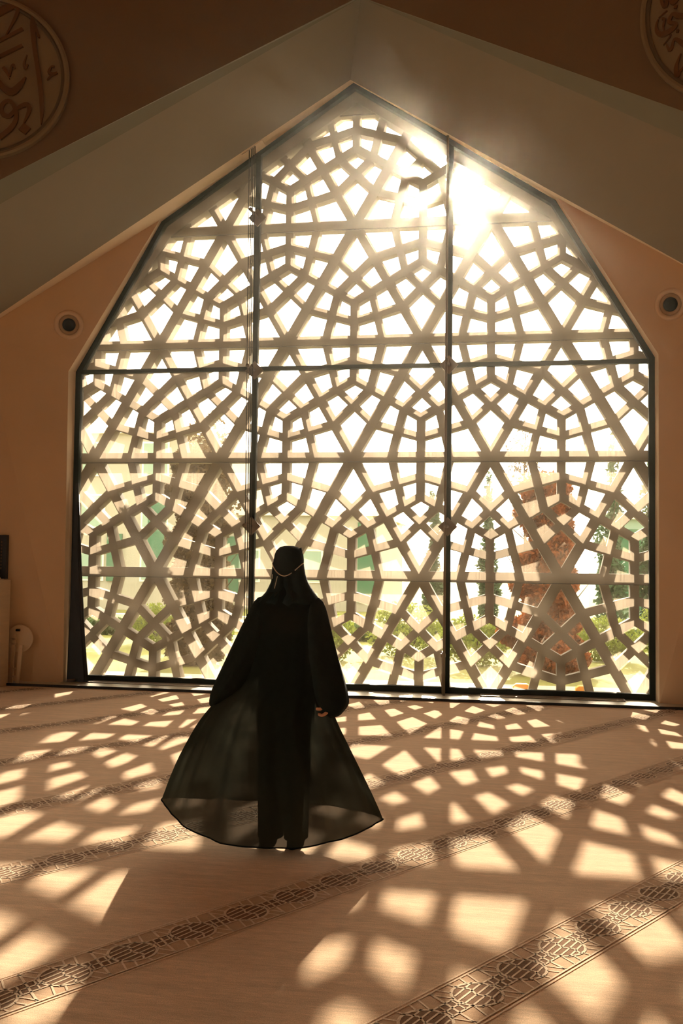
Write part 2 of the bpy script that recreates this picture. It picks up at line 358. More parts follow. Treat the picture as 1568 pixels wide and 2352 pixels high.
# the rest of the hall, behind and beside the camera
def wall_open(name, P, u0, u1, z0, z1, ulo, uhi):
    """wall with one opening for the added window; P(u, z) gives a point"""
    w = MB(); T = 10.5
    for (a, b, c, d_) in ((ulo, u0, 0, T), (u1, uhi, 0, T), (u0, u1, 0, z0), (u0, u1, z1, T)): w.poly([P(a, c), P(b, c), P(b, d_), P(a, d_)])
    struct(w, name, [M['wall']], fix=False)
def fill_window(name, P, u0, u1, z0, z1, nb):
    t = empty(name, (0, 0, 0), kind='structure'); w = MB()
    def strip(ua, ub, za, zb):
        A_, B_ = Vector(P(ua, za)), Vector(P(ub, zb)); d = Vector(P(0, 0))-Vector(P(1, 0)); n_ = Vector((d.y, -d.x, 0)).normalized()*.04
        w.box(tuple(min(p, q)-abs(r) for p, q, r in zip(A_, B_, n_)), tuple(max(p, q)+abs(r) for p, q, r in zip(A_, B_, n_)))
    for za, zb in ((z0, z0+.1), (z1-.1, z1), ((z0+z1)/2-.04, (z0+z1)/2+.04)): strip(u0, u1, za, zb)
    for k in range(nb+1): u = u0+(u1-u0)*k/nb; strip(u-.04, u+.04, z0, z1)
    struct(w, 'window_frame', M['frame'], t)
Pw = lambda u, z: (-9, u, z); Pb = lambda u, z: (u, -7, z)
wall_open('wall_side', Pw, -1.8, 1.6, .3, 4.2, -7, 10.7); fill_window('added_window', Pw, -1.8, 1.6, .3, 4.2, 2)  # unseen window, added to bring fill daylight into the hall
w = MB(); w.poly([(-9, -7, 0), (6, -7, 0), (6, -7, 10.5), (-9, -7, 10.5)]); struct(w, 'wall_back', [M['wall']], fix=False)
w = MB(); w.poly([(6, -7, 0), (6, 10.7, 0), (6, 10.7, 10.5), (6, -7, 10.5)]); struct(w, 'wall_east', [M['wall']], fix=False)
w = MB(); w.box((-60, -50, -.8), (-9.3, 11.8, -.3)); w.box((-9.3, -50, -.8), (60, -7.3, -.3)); struct(w, 'ground_forecourt', [M['carpet_mid']])
w = MB(); w.poly([(-9.2, -7.2, 10.5), (6.2, -7.2, 10.5), (6.2, 12.6, 10.5), (-9.2, 12.6, 10.5)]); struct(w, 'ceiling', [M['wall']], fix=False)

# ---- outer shell of the building in the plane of the lattice (keeps daylight out around the opening)
INS = [(-5.60, -0.2), (-5.60, 3.99), (-4.36, 5.77), (-1.93, 7.385), (0.46, 5.80), (1.74, 3.99), (1.74, -0.2)]
BIG = [(-12, -0.2), (-12, 5.0), (-8, 9.5), (-1.93, 13), (5, 9.5), (9, 5.0), (9, -0.2)]
w = MB()
for i in range(6):
    a, b, c, d_ = INS[i], INS[i+1], BIG[i+1], BIG[i]
    w.prism([(p[0], D+.20, p[1]) for p in (a, b, c, d_)], (0, .24, 0))
# shell between inner walls and the lattice plane
for i in range(6):
    a, b = BIG[i], BIG[i+1]
struct(w, 'wall_outer', [M['grc']])

# ================================================================ WINDOW
win = empty('window_1', (-1.93, D, 0), kind='structure')
def inwin(pts): return [(p[0]+1.93, p[1]) for p in pts]
# perimeter frame
f = MB(); n = len(OUT); cx, cz = -1.93, 3.4
def inset(poly, dd):
    res = []
    for i in range(len(poly)):
        p0, p1, p2 = Vector(poly[i-1]), Vector(poly[i]), Vector(poly[(i+1) % len(poly)])
        e1 = (p1-p0).normalized(); e2 = (p2-p1).normalized(); n1 = Vector((e1.y, -e1.x)); n2 = Vector((e2.y, -e2.x))
        b = (n1+n2).normalized(); res.append(tuple(p1+b*dd/max(.2, b.dot(n1))))
    return res
ii = inset(OUT, 0.062); oo = inset(OUT, -0.03)
for i in range(n):
    j = (i+1) % n
    f.prism([(p[0]+1.93, -.05, p[1]) for p in (oo[i], oo[j], ii[j], ii[i])], (0, .10, 0))
struct(f, 'window_frame', M['frame'], win)
MX = (-3.142, -0.728); TZ = 3.96
def ztop(x):
    for (a, b), (c, d_) in zip(OUT[1:5], OUT[2:6]):
        if a <= x <= c: return b+(d_-b)*(x-a)/(c-a)
for x in MX:
    f = MB(); f.box((x+1.93-.032, -.045, .03), (x+1.93+.032, .045, ztop(x)-.02)); struct(f, 'mullion', M['frame'], win)
for x0, x1 in ((OUT[0][0], MX[0]), (MX[0], MX[1]), (MX[1], OUT[6][0])):
    f = MB(); f.box((x0+1.93, -.035, TZ-.024), (x1+1.93, .035, TZ+.024)); struct(f, 'transom', M['frame'], win)
# panes
def clip(poly, xa, xb, za, zb):
    def cut(P, fn):
        R = []
        for i in range(len(P)):
            a, b = P[i-1], P[i]; fa, fb_ = fn(a), fn(b)
            if (fa >= 0) != (fb_ >= 0): t = fa/(fa-fb_); R.append((a[0]+(b[0]-a[0])*t, a[1]+(b[1]-a[1])*t))
            if fb_ >= 0: R.append(b)
        return R
    for fn in (lambda p: p[0]-xa, lambda p: xb-p[0], lambda p: p[1]-za, lambda p: zb-p[1]): poly = cut(poly, fn)
    return poly
for xa, xb in ((-6, MX[0]), (MX[0], MX[1]), (MX[1], 3)):
    for za, zb in ((0, TZ), (TZ, 9)):
        P = clip(OUT, xa, xb, za, zb)
        g = MB(); g.prism([(p[0]+1.93, -.006, p[1]) for p in P], (0, .012, 0)); struct(g, 'glass_pane', M['glass'], win)
# spider clamps: diamond plate on the mullion with a rod towards the room
for x, z in ((MX[0]+.008, 5.86), (MX[0]+.005, 3.93), (MX[0], 1.99), (MX[1], 3.95), (MX[1], 2.0)):
    cl = empty('glass_clamp', (x+1.93, -.055, z), parent=win, kind='structure')
    c = MB(); s_ = .115; c.prism([(0, 0, s_), (s_, 0, 0), (0, 0, -s_), (-s_, 0, 0)], (0, -.022, 0)); c.build('clamp_plate', M['steel'], cl)
    c = MB(); c.tube([(0, -.02, 0), (-.004, -.22, 0), (-.006, -.30, 0)], .017, 10); c.tube([(-.006, -.30, 0), (-.007, -.33, 0)], .024, 10); c.build('clamp_rod', M['steel'], cl, smooth=True)
# latch at the foot of the middle mullion
l = MB(); l.box((MX[1]+1.93-.055, -.14, .03), (MX[1]+1.93-.015, -.07, .28)); l.tube([(MX[1]+1.93-.035, -.15, .27), (MX[1]+1.93-.035, -.17, .52)], .018, 8); l.tube([(MX[1]+1.93-.035, -.17, .46), (MX[1]+1.93-.035, -.17, .50)], .03, 8)
struct(l, 'window_latch', M['steel'], win)

# ---- cables hanging beside the clamps
for i, (xt, zt, xb, zb, lb) in enumerate((
        (-3.187, 6.64, -3.137, .05, 'thin dark steel cable in front of the left mullion, outermost of its four'),
        (-3.159, 6.655, -3.106, .05, 'thin dark steel cable in front of the left mullion, second from outside'),
        (-3.140, 6.66, -3.083, .05, 'thin dark steel cable in front of the left mullion, second from the mullion'),
        (-3.116, 6.67, -3.061, .05, 'thin dark steel cable in front of the left mullion, closest of four to it'))):
    c = MB(); c.tube([(xt, 11.68, zt), (xt*.6+xb*.4, 11.68, 4.0), (xb, 11.68, zb)], .0062, 6)
    tag(c.build('hanging_cable', M['cable'], smooth=True), lb, 'cable', 'cables by the left mullion')
c = MB(); c.tube([(-0.747, 11.68, 6.66), (-0.743, 11.68, .03)], .015, 8)
tag(c.build('tension_rod', M['steel'], smooth=True), 'brown steel rod standing in front of the mullion right of the middle panes', 'rod')
# access plate in the soffit where the cables end
t = empty('anchor_plate', (-3.13, 11.75, 6.655), 'cream recessed plate in the soffit where the four cables end', 'plate')
sl = (7.53-5.885)/(4.404-1.93)
a = MB(); a.prism([(-.15, -.10, -.15*sl), (.11, -.10, .11*sl), (.11, .10, .11*sl+.01), (-.15, .10, -.15*sl+.01)], (0, 0, .010)); a.build('plate', M['reveal'], t)
a = MB(); a.prism([(-.14, -.094, -.14*sl-.001), (.02, -.094, .02*sl-.001), (.02, -.090, .02*sl-.001), (-.14, -.090, -.14*sl-.001)], (0, 0, .002)); a.build('slot', M['dark'], t)

# ================================================================ LATTICE SCREEN outside the glass
A = 1.703; X0, Z0 = -5.346+.0, 2.875; YL0, YL1 = D+.24, D+.40
sc_ = (D+.233)/D     # node positions measured in the plane just behind the glass
X0 = -5.346; Z0 = 2.875
scr = empty('lattice_screen', (-1.93, D+.3, 0), 'pale concrete geometric lattice screen standing just outside the tall gabled window', 'screen')
H3 = sqrt(3)/2*A
polyO = [(-5.75, -.25), (-5.75, 4.05), (-4.36, 5.9), (-1.93, 7.5), (0.5, 5.9), (1.85, 4.05), (1.85, -.25)]
def inpoly(p, P=polyO):
    x, z = p
    s = False
    for i in range(len(P)):
        (x1, z1), (x2, z2) = P[i-1], P[i]
        if (z1 > z) != (z2 > z) and x < (x2-x1)*(z-z1)/(z2-z1)+x1: s = not s
    return s
def clipseg(a, b):
    n_ = 24; pts = [(a[0]+(b[0]-a[0])*k/n_, a[1]+(b[1]-a[1])*k/n_) for k in range(n_+1)]
    ok = [inpoly(p) for p in pts]; k0 = next((k for k in range(n_+1) if ok[k]), None)
    if k0 is None: return None
    k1 = max(k for k in range(n_+1) if ok[k])
    return (pts[k0], pts[k1]) if k1 > k0 else None
def lat(i, j): return (X0+A*(i+.5*j), Z0+H3*j)
rows = {}
def addseg(row, a, b, w, sh=0.0):
    c = clipseg(a, b)
    if c: rows.setdefault(row, MB()).bar(c[0], c[1], w, YL0+sh, YL1-sh)
def mid(a, b, t=.5): return (a[0]+(b[0]-a[0])*t, a[1]+(b[1]-a[1])*t)
for j in range(-3, 5):
    for i in range(-5, 9):
        P0, P1, P2, P3 = lat(i, j), lat(i+1, j), lat(i, j+1), lat(i+1, j-1)
        addseg(j if j < 4 else 3, P0, P1, .126)
        addseg(j, P0, P2, .124, .0006); addseg(j, P1, P2, .124, .0012)
        for tri, row in (((P0, P1, P2), j), ((P0, P1, P3), j-1)):
            C = ((tri[0][0]+tri[1][0]+tri[2][0])/3, (tri[0][1]+tri[1][1]+tri[2][1])/3)
            for k in range(3):
                V, Aa, Bb = tri[k], tri[(k+1) % 3], tri[(k+2) % 3]
                m_ = mid(Aa, Bb); addseg(row, C, m_, .104, .002+.0006*k)
                kink = mid(C, m_, .50)
                addseg(row, mid(Aa, V, .285), kink, .100, .005+.0007*k); addseg(row, kink, mid(Bb, V, .285), .100, .0054+.0007*k)
for row in sorted(rows):
    if rows[row].v: rows[row].v = [(x+1.93, y-(D+.3), z) for x, y, z in rows[row].v]; rows[row].build('lattice_panel', M['grc'], scr)
# joints between panels
for j in range(-1, 4):
    z = Z0+H3*j-.062; g = MB(); g.box((-5.7+1.93, -.075, z-.006), (1.8+1.93, -.055, z+.004)); g.build('panel_joint', M['dark'], scr)

# ================================================================ SPEAKERS
def basis(n):
    n = Vector(n).normalized(); up = Vector((0, 0, 1))-n*n.z; up.normalize(); return n, up, up.cross(n)
def disc_part(name, m, parent, r0, r1, d0, d1, seg=48, smooth=True):
    """ring between radii r0..r1 standing out d0..d1 along local -y"""
    b = MB()
    prof = [(r0, 0), (r0, d0), ((r0+r1)/2, d1), (r1, d0*.6), (r1, 0)] if r0 > 0 else [(0.001, d1), (r1*.6, d1), (r1, d0), (r1, 0)]
    b.loft([[(r*cos(2*pi*k/seg), -d, r*sin(2*pi*k/seg)) for k in range(seg)] for r, d in prof], 0, r0 <= 0, False)
    return b.build(name, m, parent, smooth=smooth)
def orient(o, c, n):
    n, up, rt = basis(n); o.matrix_world = Matrix(((rt.x, -n.x, up.x, c[0]), (rt.y, -n.y, up.y, c[1]), (rt.z, -n.z, up.z, c[2]), (0, 0, 0, 1)))
def facet_point(A_, B_, C_, px):
    n = (B_-A_).cross(C_-A_).normalized(); 
    if n.y > 0: n = -n
    o = Vector((0, 0, 1.563)); d = Vector(px)-o; t = (A_-o).dot(n)/d.dot(n); return o+d*t, n
for A_, B_, C_, q, lb in ((GLi, VL, JLT, (-5.408, 11.5, 4.46), 'round cream flush speaker with dark centre on the facet left of the window'),
                      (GRi, VR, JRT, (1.77, 11.5, 4.50), 'round cream flush speaker with dark centre on the facet right of the window')):
    c, n_ = facet_point(A_, B_, C_, q)
    t = empty('wall_speaker', c, lb, 'speaker', 'round wall speakers'); orient(t, c, n_)
    disc_part('mounting_ring', M['speaker_ring'], t, .124, .182, .012, .034)
    disc_part('inner_ring', M['speaker_shade'], t, .076, .126, .004, .012)
    disc_part('grille', M['speaker_dark'], t, 0, .080, .012, .016)

# ================================================================ MEDALLIONS
SL = [([(0.384, 0.667), (0.392, 0.564), (0.419, 0.335), (0.46, 0.109), (0.502, -0.154), (0.52, -0.342), (0.519, -0.493)], [0.01, 0.055, 0.045, 0.045, 0.045, 0.04, 0.006]), ([(0.4, 0.626), (0.452, 0.461), (0.467, 0.446)], [0.02, 0.03, 0.01]), ([(0.267, -0.351), (0.215, -0.271), (0.16, -0.275), (0.122, -0.338), (0.146, -0.411), (0.208, -0.422), (0.264, -0.359), (0.269, -0.464), (0.215, -0.565), (0.116, -0.66)], [0.05, 0.04, 0.04, 0.045, 0.045, 0.04, 0.04, 0.045, 0.05, 0.055]), ([(0.26, -0.351), (0.355, -0.293), (0.394, -0.32), (0.387, -0.389), (0.346, -0.496)], [0.03, 0.05, 0.045, 0.035, 0.01]), ([(0.325, -0.524), (0.395, -0.576)], [0.085, 0.085]), ([(0.045, -0.018), (0.133, -0.126), (0.218, -0.166), (0.291, -0.093), (0.346, 0.002)], [0.05, 0.06, 0.08, 0.06, 0.012]), ([(0.119, 0.093), (0.153, 0.05), (0.189, -0.027)], [0.035, 0.03, 0.006]), ([(0.19, -0.001), (0.202, 0.099), (0.222, 0.119), (0.236, 0.086)], [0.015, 0.02, 0.035, 0.015]), ([(0.349, 0.242), (0.324, 0.145), (0.338, 0.097), (0.361, 0.14)], [0.008, 0.02, 0.03, 0.015]), ([(0.036, 0.178), (0.3, 0.342)], [0.035, 0.035]), ([(0.028, 0.346), (0.296, 0.522)], [0.035, 0.035]), ([(0.014, 0.659), (0.136, 0.737), (0.204, 0.766), (0.24, 0.745), (0.217, 0.636), (0.132, 0.433)], [0.09, 0.08, 0.06, 0.04, 0.035, 0.01]), ([(0.623, 0.132), (0.595, 0.13), (0.573, 0.071), (0.612, 0.054), (0.657, 0.073)], [0.025, 0.015, 0.03, 0.03, 0.02]), ([(0.612, 0.054), (0.559, -0.014)], [0.03, 0.01])]
SR = [([(-0.453, 0.272), (-0.439, 0.216), (-0.412, 0.19), (-0.39, 0.256)], [0.02, 0.03, 0.045, 0.02]), ([(-0.37, 0.241), (-0.343, 0.204), (-0.301, 0.233)], [0.03, 0.05, 0.03]), ([(-0.337, 0.162), (-0.312, 0.155)], [0.03, 0.03]), ([(-0.397, 0.144), (-0.474, 0.094)], [0.008, 0.006]), ([(-0.479, 0.083), (-0.498, 0.017), (-0.481, -0.04), (-0.43, -0.062), (-0.347, -0.03), (-0.323, 0.007), (-0.382, 0.036), (-0.349, 0.099), (-0.308, 0.074), (-0.245, 0.054)], [0.01, 0.02, 0.04, 0.05, 0.04, 0.03, 0.035, 0.03, 0.05, 0.05]), ([(-0.446, 0.08), (-0.423, 0.074), (-0.431, 0.029), (-0.436, 0.001), (-0.427, -0.039)], [0.02, 0.02, 0.02, 0.012, 0.01]), ([(-0.375, -0.08), (-0.38, -0.103), (-0.436, -0.161)], [0.025, 0.012, 0.006]), ([(-0.411, -0.152), (-0.386, -0.215), (-0.363, -0.202), (-0.348, -0.148), (-0.321, -0.136), (-0.249, -0.205)], [0.01, 0.03, 0.025, 0.02, 0.03, 0.05]), ([(-0.286, -0.272), (-0.329, -0.39), (-0.317, -0.464), (-0.293, -0.431), (-0.252, -0.393)], [0.006, 0.035, 0.045, 0.02, 0.02]), ([(-0.322, -0.06), (-0.299, -0.065)], [0.025, 0.025])]
def smoothpts(P, W, k=4):
    Q, U = [], []
    for i in range(len(P)-1):
        p0, p1, p2, p3 = [Vector(P[max(0, min(len(P)-1, q))]) for q in (i-1, i, i+1, i+2)]
        for s_ in range(k):
            t = s_/k; Q.append(.5*((2*p1)+(p2-p0)*t+(2*p0-5*p1+4*p2-p3)*t*t+(3*p1-p0-3*p2+p3)*t**3)); U.append(W[i]+(W[i+1]-W[i])*t)
    Q.append(Vector(P[-1])); U.append(W[-1]); return Q, U
def medallion(c, n, cu, cv, R, strokes, lb):
    n, up, rt = basis(n); ctr = Vector(c)+rt*cu+up*cv
    t = empty('calligraphy_medallion', ctr, lb, 'medallion', 'round calligraphy medallions'); orient(t, ctr, n)
    b = MB(); seg = 96; b.loft([[(r*cos(2*pi*k/seg), -d, r*sin(2*pi*k/seg)) for k in range(seg)] for r, d in ((.001, .03), (R*.93, .03), (R*.93, 0))], 0, True)
    b.build('disc', M['medal'], t)
    for nm, m_, ra, rb, h in (('inner_rim', M['rim'], .905, .945, .045), ('outer_rim', M['medal'], .945, 1.0, .055)):
        b = MB(); b.loft([[(R*r*cos(2*pi*k/seg), -d, R*r*sin(2*pi*k/seg)) for k in range(seg)] for r, d in ((ra, 0), (ra, h), ((ra+rb)/2, h*1.15), (rb, h), (rb, 0))]); b.build(nm, m_, t, smooth=False)
    for P, W in strokes:
        P = [(u-cu, v-cv) for u, v in P]; Q, U = smoothpts(P, W) if len(P) > 2 else ([Vector(p) for p in P], W)
        lf, rg = [], []
        for i, q in enumerate(Q):
            d = (Q[min(i+1, len(Q)-1)]-Q[max(i-1, 0)]).normalized(); m_ = Vector((-d.y, d.x))*U[i]/2; lf.append(q+m_); rg.append(q-m_)
        b = MB()
        L = []
        for a_, b_ in zip(lf, rg): L.append([(a_.x, -.03, a_.y), (a_.x, -.052, a_.y), (b_.x, -.052, b_.y), (b_.x, -.03, b_.y)])
        b.loft(L, 0, True, True); b.build('letter_stroke', M['gold'], t)
medallion((-5.193, 9.114, 6.415), (0.2678, -0.9609, 0.0703), -.10, -.01, .88, SL, 'big round calligraphy medallion on the upper wall, left of the gable, brown letters')
medallion((1.785, 9.1, 6.474), (-0.3279, -0.9423, -0.067), .24, .09, .88, SR, 'big round calligraphy medallion on the upper wall, right of the gable, in deeper shade')

# ================================================================ THINGS BY THE LEFT WALL
t = empty('bookcase', (-6.34, 11.28, 0), 'pale wooden cabinet with an open slot standing against the left wall', 'cabinet')
b = MB()
for x0, x1, y0, y1, z0, z1 in ((-.30, -.26, -.16, .16, .0, 1.29), (.25, .29, -.16, .16, .0, 1.29), (-.26, .25, -.16, .16, 1.25, 1.29), (-.26, .25, -.16, .16, .0, .06), (-.26, .25, .14, .16, .06, 1.25), (-.26, .25, -.16, .14, .83, .87)): b.box((x0, y0, z0), (x1, y1, z1))
b.build('body', M['wood'], t); 
b = MB(); b.box((-.30, -.19, .02), (.29, -.165, .86)); dd = bevel(b.build('door', M['wood'], t), .004)
b = MB(); b.box((-.22, -.20, .12), (.20, -.19, .76)); b.build('door_panel', M['wood'], dd)
b = MB(); b.box((.20, -.185, .87), (.29, -.165, 1.29)); b.box((-.30, -.185, .87), (.06, -.165, 1.29)); b.box((.06, -.185, 1.20), (.2, -.165, 1.29)); b.box((.06, -.185, .87), (.2, -.165, .93)); b.build('face_frame', M['wood'], t)
b = MB(); b.box((-.2, -.10, .87), (.2, .12, 1.16)); b.build('slot_shade', M['dark'], t)  # dark block stands in for the shade inside the open slot
t = empty('book_rest', (-6.48, 11.26, 1.29), 'small cream sloping book rest on top of the wooden cabinet', 'book rest')
b = MB(); b.prism([(-.25, -.12, 0), (.34, -.12, 0), (.24, -.12, .16), (.10, -.12, .26), (-.25, -.12, .26)], (0, .24, 0)); b.build('desk', M['white'], t)
b = MB(); b.box((-.25, -.14, 0), (.36, .14, .012)); b.build('base', M['white'], t)
t = empty('picture_frame', (-6.42, 11.44, 1.62), 'black framed inscription panel hanging above the wooden cabinet', 'picture')
b = MB()
for q in ((-.35, -.03, -.32, -.30, .03, .22), (.26, -.03, -.32, .315, .03, .22), (-.30, -.03, .17, .26, .03, .22), (-.30, -.03, -.32, .26, .03, -.27)): b.box(q[:3], q[3:])
b.build('frame', M['black'], t); b = MB(); b.box((-.30, -.01, -.27), (.26, .02, .17)); b.build('panel', M['dark'], t)
b = MB()
for k in range(9): b.box((.235, -.016, -.20+k*.04), (.25, -.01, -.175+k*.04))
b.build('ornament', M['gold'], t)
# folded round stool leaning by the cabinet
t = empty('folding_stool', (-5.93, 11.50, 0), 'cream folding stool with round seat folded flat between cabinet and wall corner', 'stool')
b = MB(); seg = 32; R = .17
b.loft([[(-.03+r*cos(2*pi*k/seg), y, .565+r*sin(2*pi*k/seg)) for k in range(seg)] for r, y in ((.001, .03), (R-.01, .03), (R, .035), (R, .055), (R-.01, .06), (.001, .06))], 0)
b.build('seat', M['white'], t)
b = MB(); b.tube([(-.075, .026, .668), (-.02, .026, .668)], .014, 10); b.build('hand_hole', M['dark'], t)
for (x0, x1, z1, y) in ((-.085, -.115, .62, 0.0), (.025, -.015, .49, -.03), (-.20, -.235, .62, 0.0)):
    b = MB(); b.prism([(x0-.025, y, z1), (x0+.02, y, z1), (x1+.02, y, .024), (x1-.025, y, .024)], (0, .022, 0)); b.build('leg', M['white'], t)
for z in (.56, .50, .2, .1):
    b = MB(); b.box((-.22, .0, z-.01), (-.06, .02, z+.01)); b.build('stretcher', M['white'], t)
# black panel leaning in the window corner
t = empty('leaning_panel', (-5.40, 11.88, .022), 'tall black rolled strip leaning in the bottom left corner of the window', 'panel')
b = MB(); b.prism([(-.07, -.04, 0), (.20, -.04, 0), (.13, -.02, .55), (.05, 0, 1.4), (-.01, .02, 2.5), (-.05, .02, 2.5), (-.06, 0, 1.2)], (0, .02, 0)); b.build('sheet', M['black'], t)
b = MB(); b.tube([(.20, -.06, .02), (.13, -.04, .6), (.06, -.01, 1.4), (.0, .0, 2.35)], [.028, .026, .022, .016], 10); b.build('rolled_edge', M['black'], t, smooth=True)
b = MB(); b.tube([(-.05, -.07, .015), (.02, -.08, .02), (.06, -.07, .03)], .014, 8); b.build('cord', M['steel'], t, smooth=True)

# ================================================================ PERSON, seen from behind, robe spread
PO = Vector((-1.224, 5.42, 0))
M['skin'] = mat('skin', (0.50, 0.24, 0.13), 0.55)
M['robe'] = mat('black_sleeve_cloth', (0.010, 0.013, 0.0095), 0.9, spec=0.05, noise=((30, 30, 30), 0.2, 3))
M['sheer'] = mat('sheer_robe_cloth', (0.013, 0.018, 0.014), 0.9, spec=0.05, noise=((25, 25, 25), 0.2, 3), transl=0.5, tcol=(0.068, 0.066, 0.046), transp=0.062, facing=True)
M['scarf'] = mat('black_scarf', (0.006, 0.011, 0.009), 0.8, spec=0.15)
M['inner'] = mat('black_trousers', (0.006, 0.007, 0.006), 0.9, spec=0.1)
M['bead'] = mat('silver_beads', (0.75, 0.62, 0.45), 0.3, metal=0.9)
M['eye'] = mat('eye_white', (0.7, 0.68, 0.62), 0.3); M['lip'] = mat('lip', (0.42, 0.14, 0.10), 0.5); M['hair'] = mat('dark_hair', (0.015, 0.01, 0.007), 0.6)

def skin_body(name, verts, edges, radii, root, m, levels=1):
    me = bpy.data.meshes.new(name); me.from_pydata(verts, edges, []); me.update()
    o = bpy.data.objects.new(name, me); COL.objects.link(o); me.materials.append(m)
    md = o.modifiers.new('skin', 'SKIN'); md.use_smooth_shade = True
    sv = me.skin_vertices[0].data if me.skin_vertices else None
    if sv is None:
        bpy.context.view_layer.objects.active = o
    for i, r in enumerate(radii):
        me.skin_vertices[0].data[i].radius = r if isinstance(r, tuple) else (r, r)
        me.skin_vertices[0].data[i].use_root = (i == root)
    s = o.modifiers.new('subd', 'SUBSURF'); s.levels = levels; s.render_levels = levels
    return o
V, Eg, R = [], [], []
def jv(p, r, par=None):
    V.append(p); R.append(r)
    if par is not None: Eg.append((par, len(V)-1))
    return len(V)-1
pel = jv((0, 0, .90), (.15, .11)); wai = jv((0, .01, 1.04), (.115, .09), pel); che = jv((.01, 0, 1.20), (.14, .10), wai)
sho = jv((.012, 0, 1.32), (.11, .075), che); nek = jv((.013, .0, 1.395), .05, sho); nk2 = jv((.013, .012, 1.44), .048, nek)
jaw = jv((.013, .025, 1.49), (.062, .066), nk2); hd = jv((.013, .015, 1.545), (.072, .085), jaw); top = jv((.013, .010, 1.60), (.055, .062), hd)
nos = jv((.013, .118, 1.530), .010, hd); chin = jv((.013, .095, 1.475), .018, jaw)
for sx in (-1, 1): jv((.013+sx*.080, .010, 1.535), .012, hd)
for sx in (-1, 1):      # legs, standing with the weight on the feet
    hip = jv((sx*.085, 0, .86), .090, pel); kne = jv((sx*.085-.01, .02, .47), .058, hip); cal = jv((sx*.08-.01, -.005, .33), .054, kne); ank = jv((sx*.075-.01, -.01, .085), .036, cal)
    hee = jv((sx*.075-.01, -.035, .04), .030, ank); bal = jv((sx*.08-.01, .11, .032), (.034, .022), ank); toe = jv((sx*.08-.01, .165, .026), (.026, .016), bal)
hands = {}
for sx, el, wr, kn in ((-1, (-.225, -.01, 1.05), (-.300, .0, .83), (-.345, .01, .77)), (1, (.215, -.01, 1.06), (.262, -.05, .81), (.258, -.085, .750))):
    s1 = jv((sx*.165+.015, 0, 1.315), .055, sho); e1 = jv(el, .042, s1); w1 = jv(wr, (.026, .022), e1)
    palm = jv(tuple(Vector(wr).lerp(Vector(kn), .55)), (.032, .018), w1)
    k = Vector(kn); dirn = (k-Vector(wr)).normalized(); side = Vector((0, 1, 0)); inw = Vector((-sx, 0, 0))
    for fi, (off, ln) in enumerate(((.027, .030), (.009, .034), (-.009, .032), (-.027, .025))):
        b0 = k+side*off; f1 = jv(tuple(b0), .0095, palm); f2 = jv(tuple(b0+(dirn*.6+inw*.8).normalized()*ln), .0088, f1)
        jv(tuple(b0+(dirn*.6+inw*.8).normalized()*ln+(inw*.9-dirn*.4).normalized()*ln*.8), .0078, f2)
    tb = Vector(wr).lerp(k, .35)+side*-.032+inw*.006
    t1 = jv(tuple(tb), .0125, palm); t2 = jv(tuple(tb+dirn*.022+inw*.028-side*.006), .0105, t1); jv(tuple(tb+dirn*.020+inw*.054-side*.002), .009, t2)
person = skin_body('person', V, Eg, R, 0, M['skin'], 1)
person.location = PO
tag(person, 'person seen from behind in a wide black robe and headscarf, holding the skirt out', 'person')
for sx in (-1, 1):
    b = MB(); b.blob((.013+sx*.032, .086, 1.545), (.013, .009, .008)); b.build('eye', M['eye'], person, smooth=True)
b = MB(); b.blob((.013, .094, 1.497), (.024, .009, .008)); b.build('lips', M['lip'], person, smooth=True)
b = MB(); b.blob((.013, .000, 1.562), (.074, .082, .072), 16, 10); b.build('hair', M['hair'], person, smooth=True)

def loop(xl, xr, dn, df, z, pw=1.0, nn=112, yo=0.0, zf=None, rip=0.0, seed=0.0):
    L = []
    cx, hw = (xl+xr)/2, (xr-xl)/2
    for k in range(nn):
        ph = 2*pi*k/nn; c, s_ = cos(ph), sin(ph); y = (abs(s_)**pw)*(1 if s_ > 0 else -1)
        d = df if s_ > 0 else dn
        fold = rip*(0.55*sin(11*ph+1.2+seed)+0.35*sin(17*ph+2.1*seed)+0.25*sin(29*ph+.7))
        x_ = cx+hw*c*(1+fold*.12); y_ = yo+d*y+fold*abs(s_)**.5*(-1 if s_ < 0 else 1)*.30
        L.append((x_, y_, z if zf is None else z+zf(ph)))
    return L
# upper robe
UP = [(1.425, -.050, .075, .060, .055), (1.40, -.085, .115, .078, .068), (1.37, -.130, .165, .090, .080), (1.335, -.172, .200, .100, .09), (1.29, -.196, .226, .112, .10), (1.20, -.208, .238, .122, .12),
      (1.08, -.212, .240, .128, .13), (.96, -.222, .246, .140, .14), (.86, -.262, .254, .150, .15), (.77, -.315, .258, .165, .17)]
upper = [loop(xl, xr, dn, df, z, rip=.05*max(0, (1.3-z)), seed=z) for z, xl, xr, dn, df in UP]
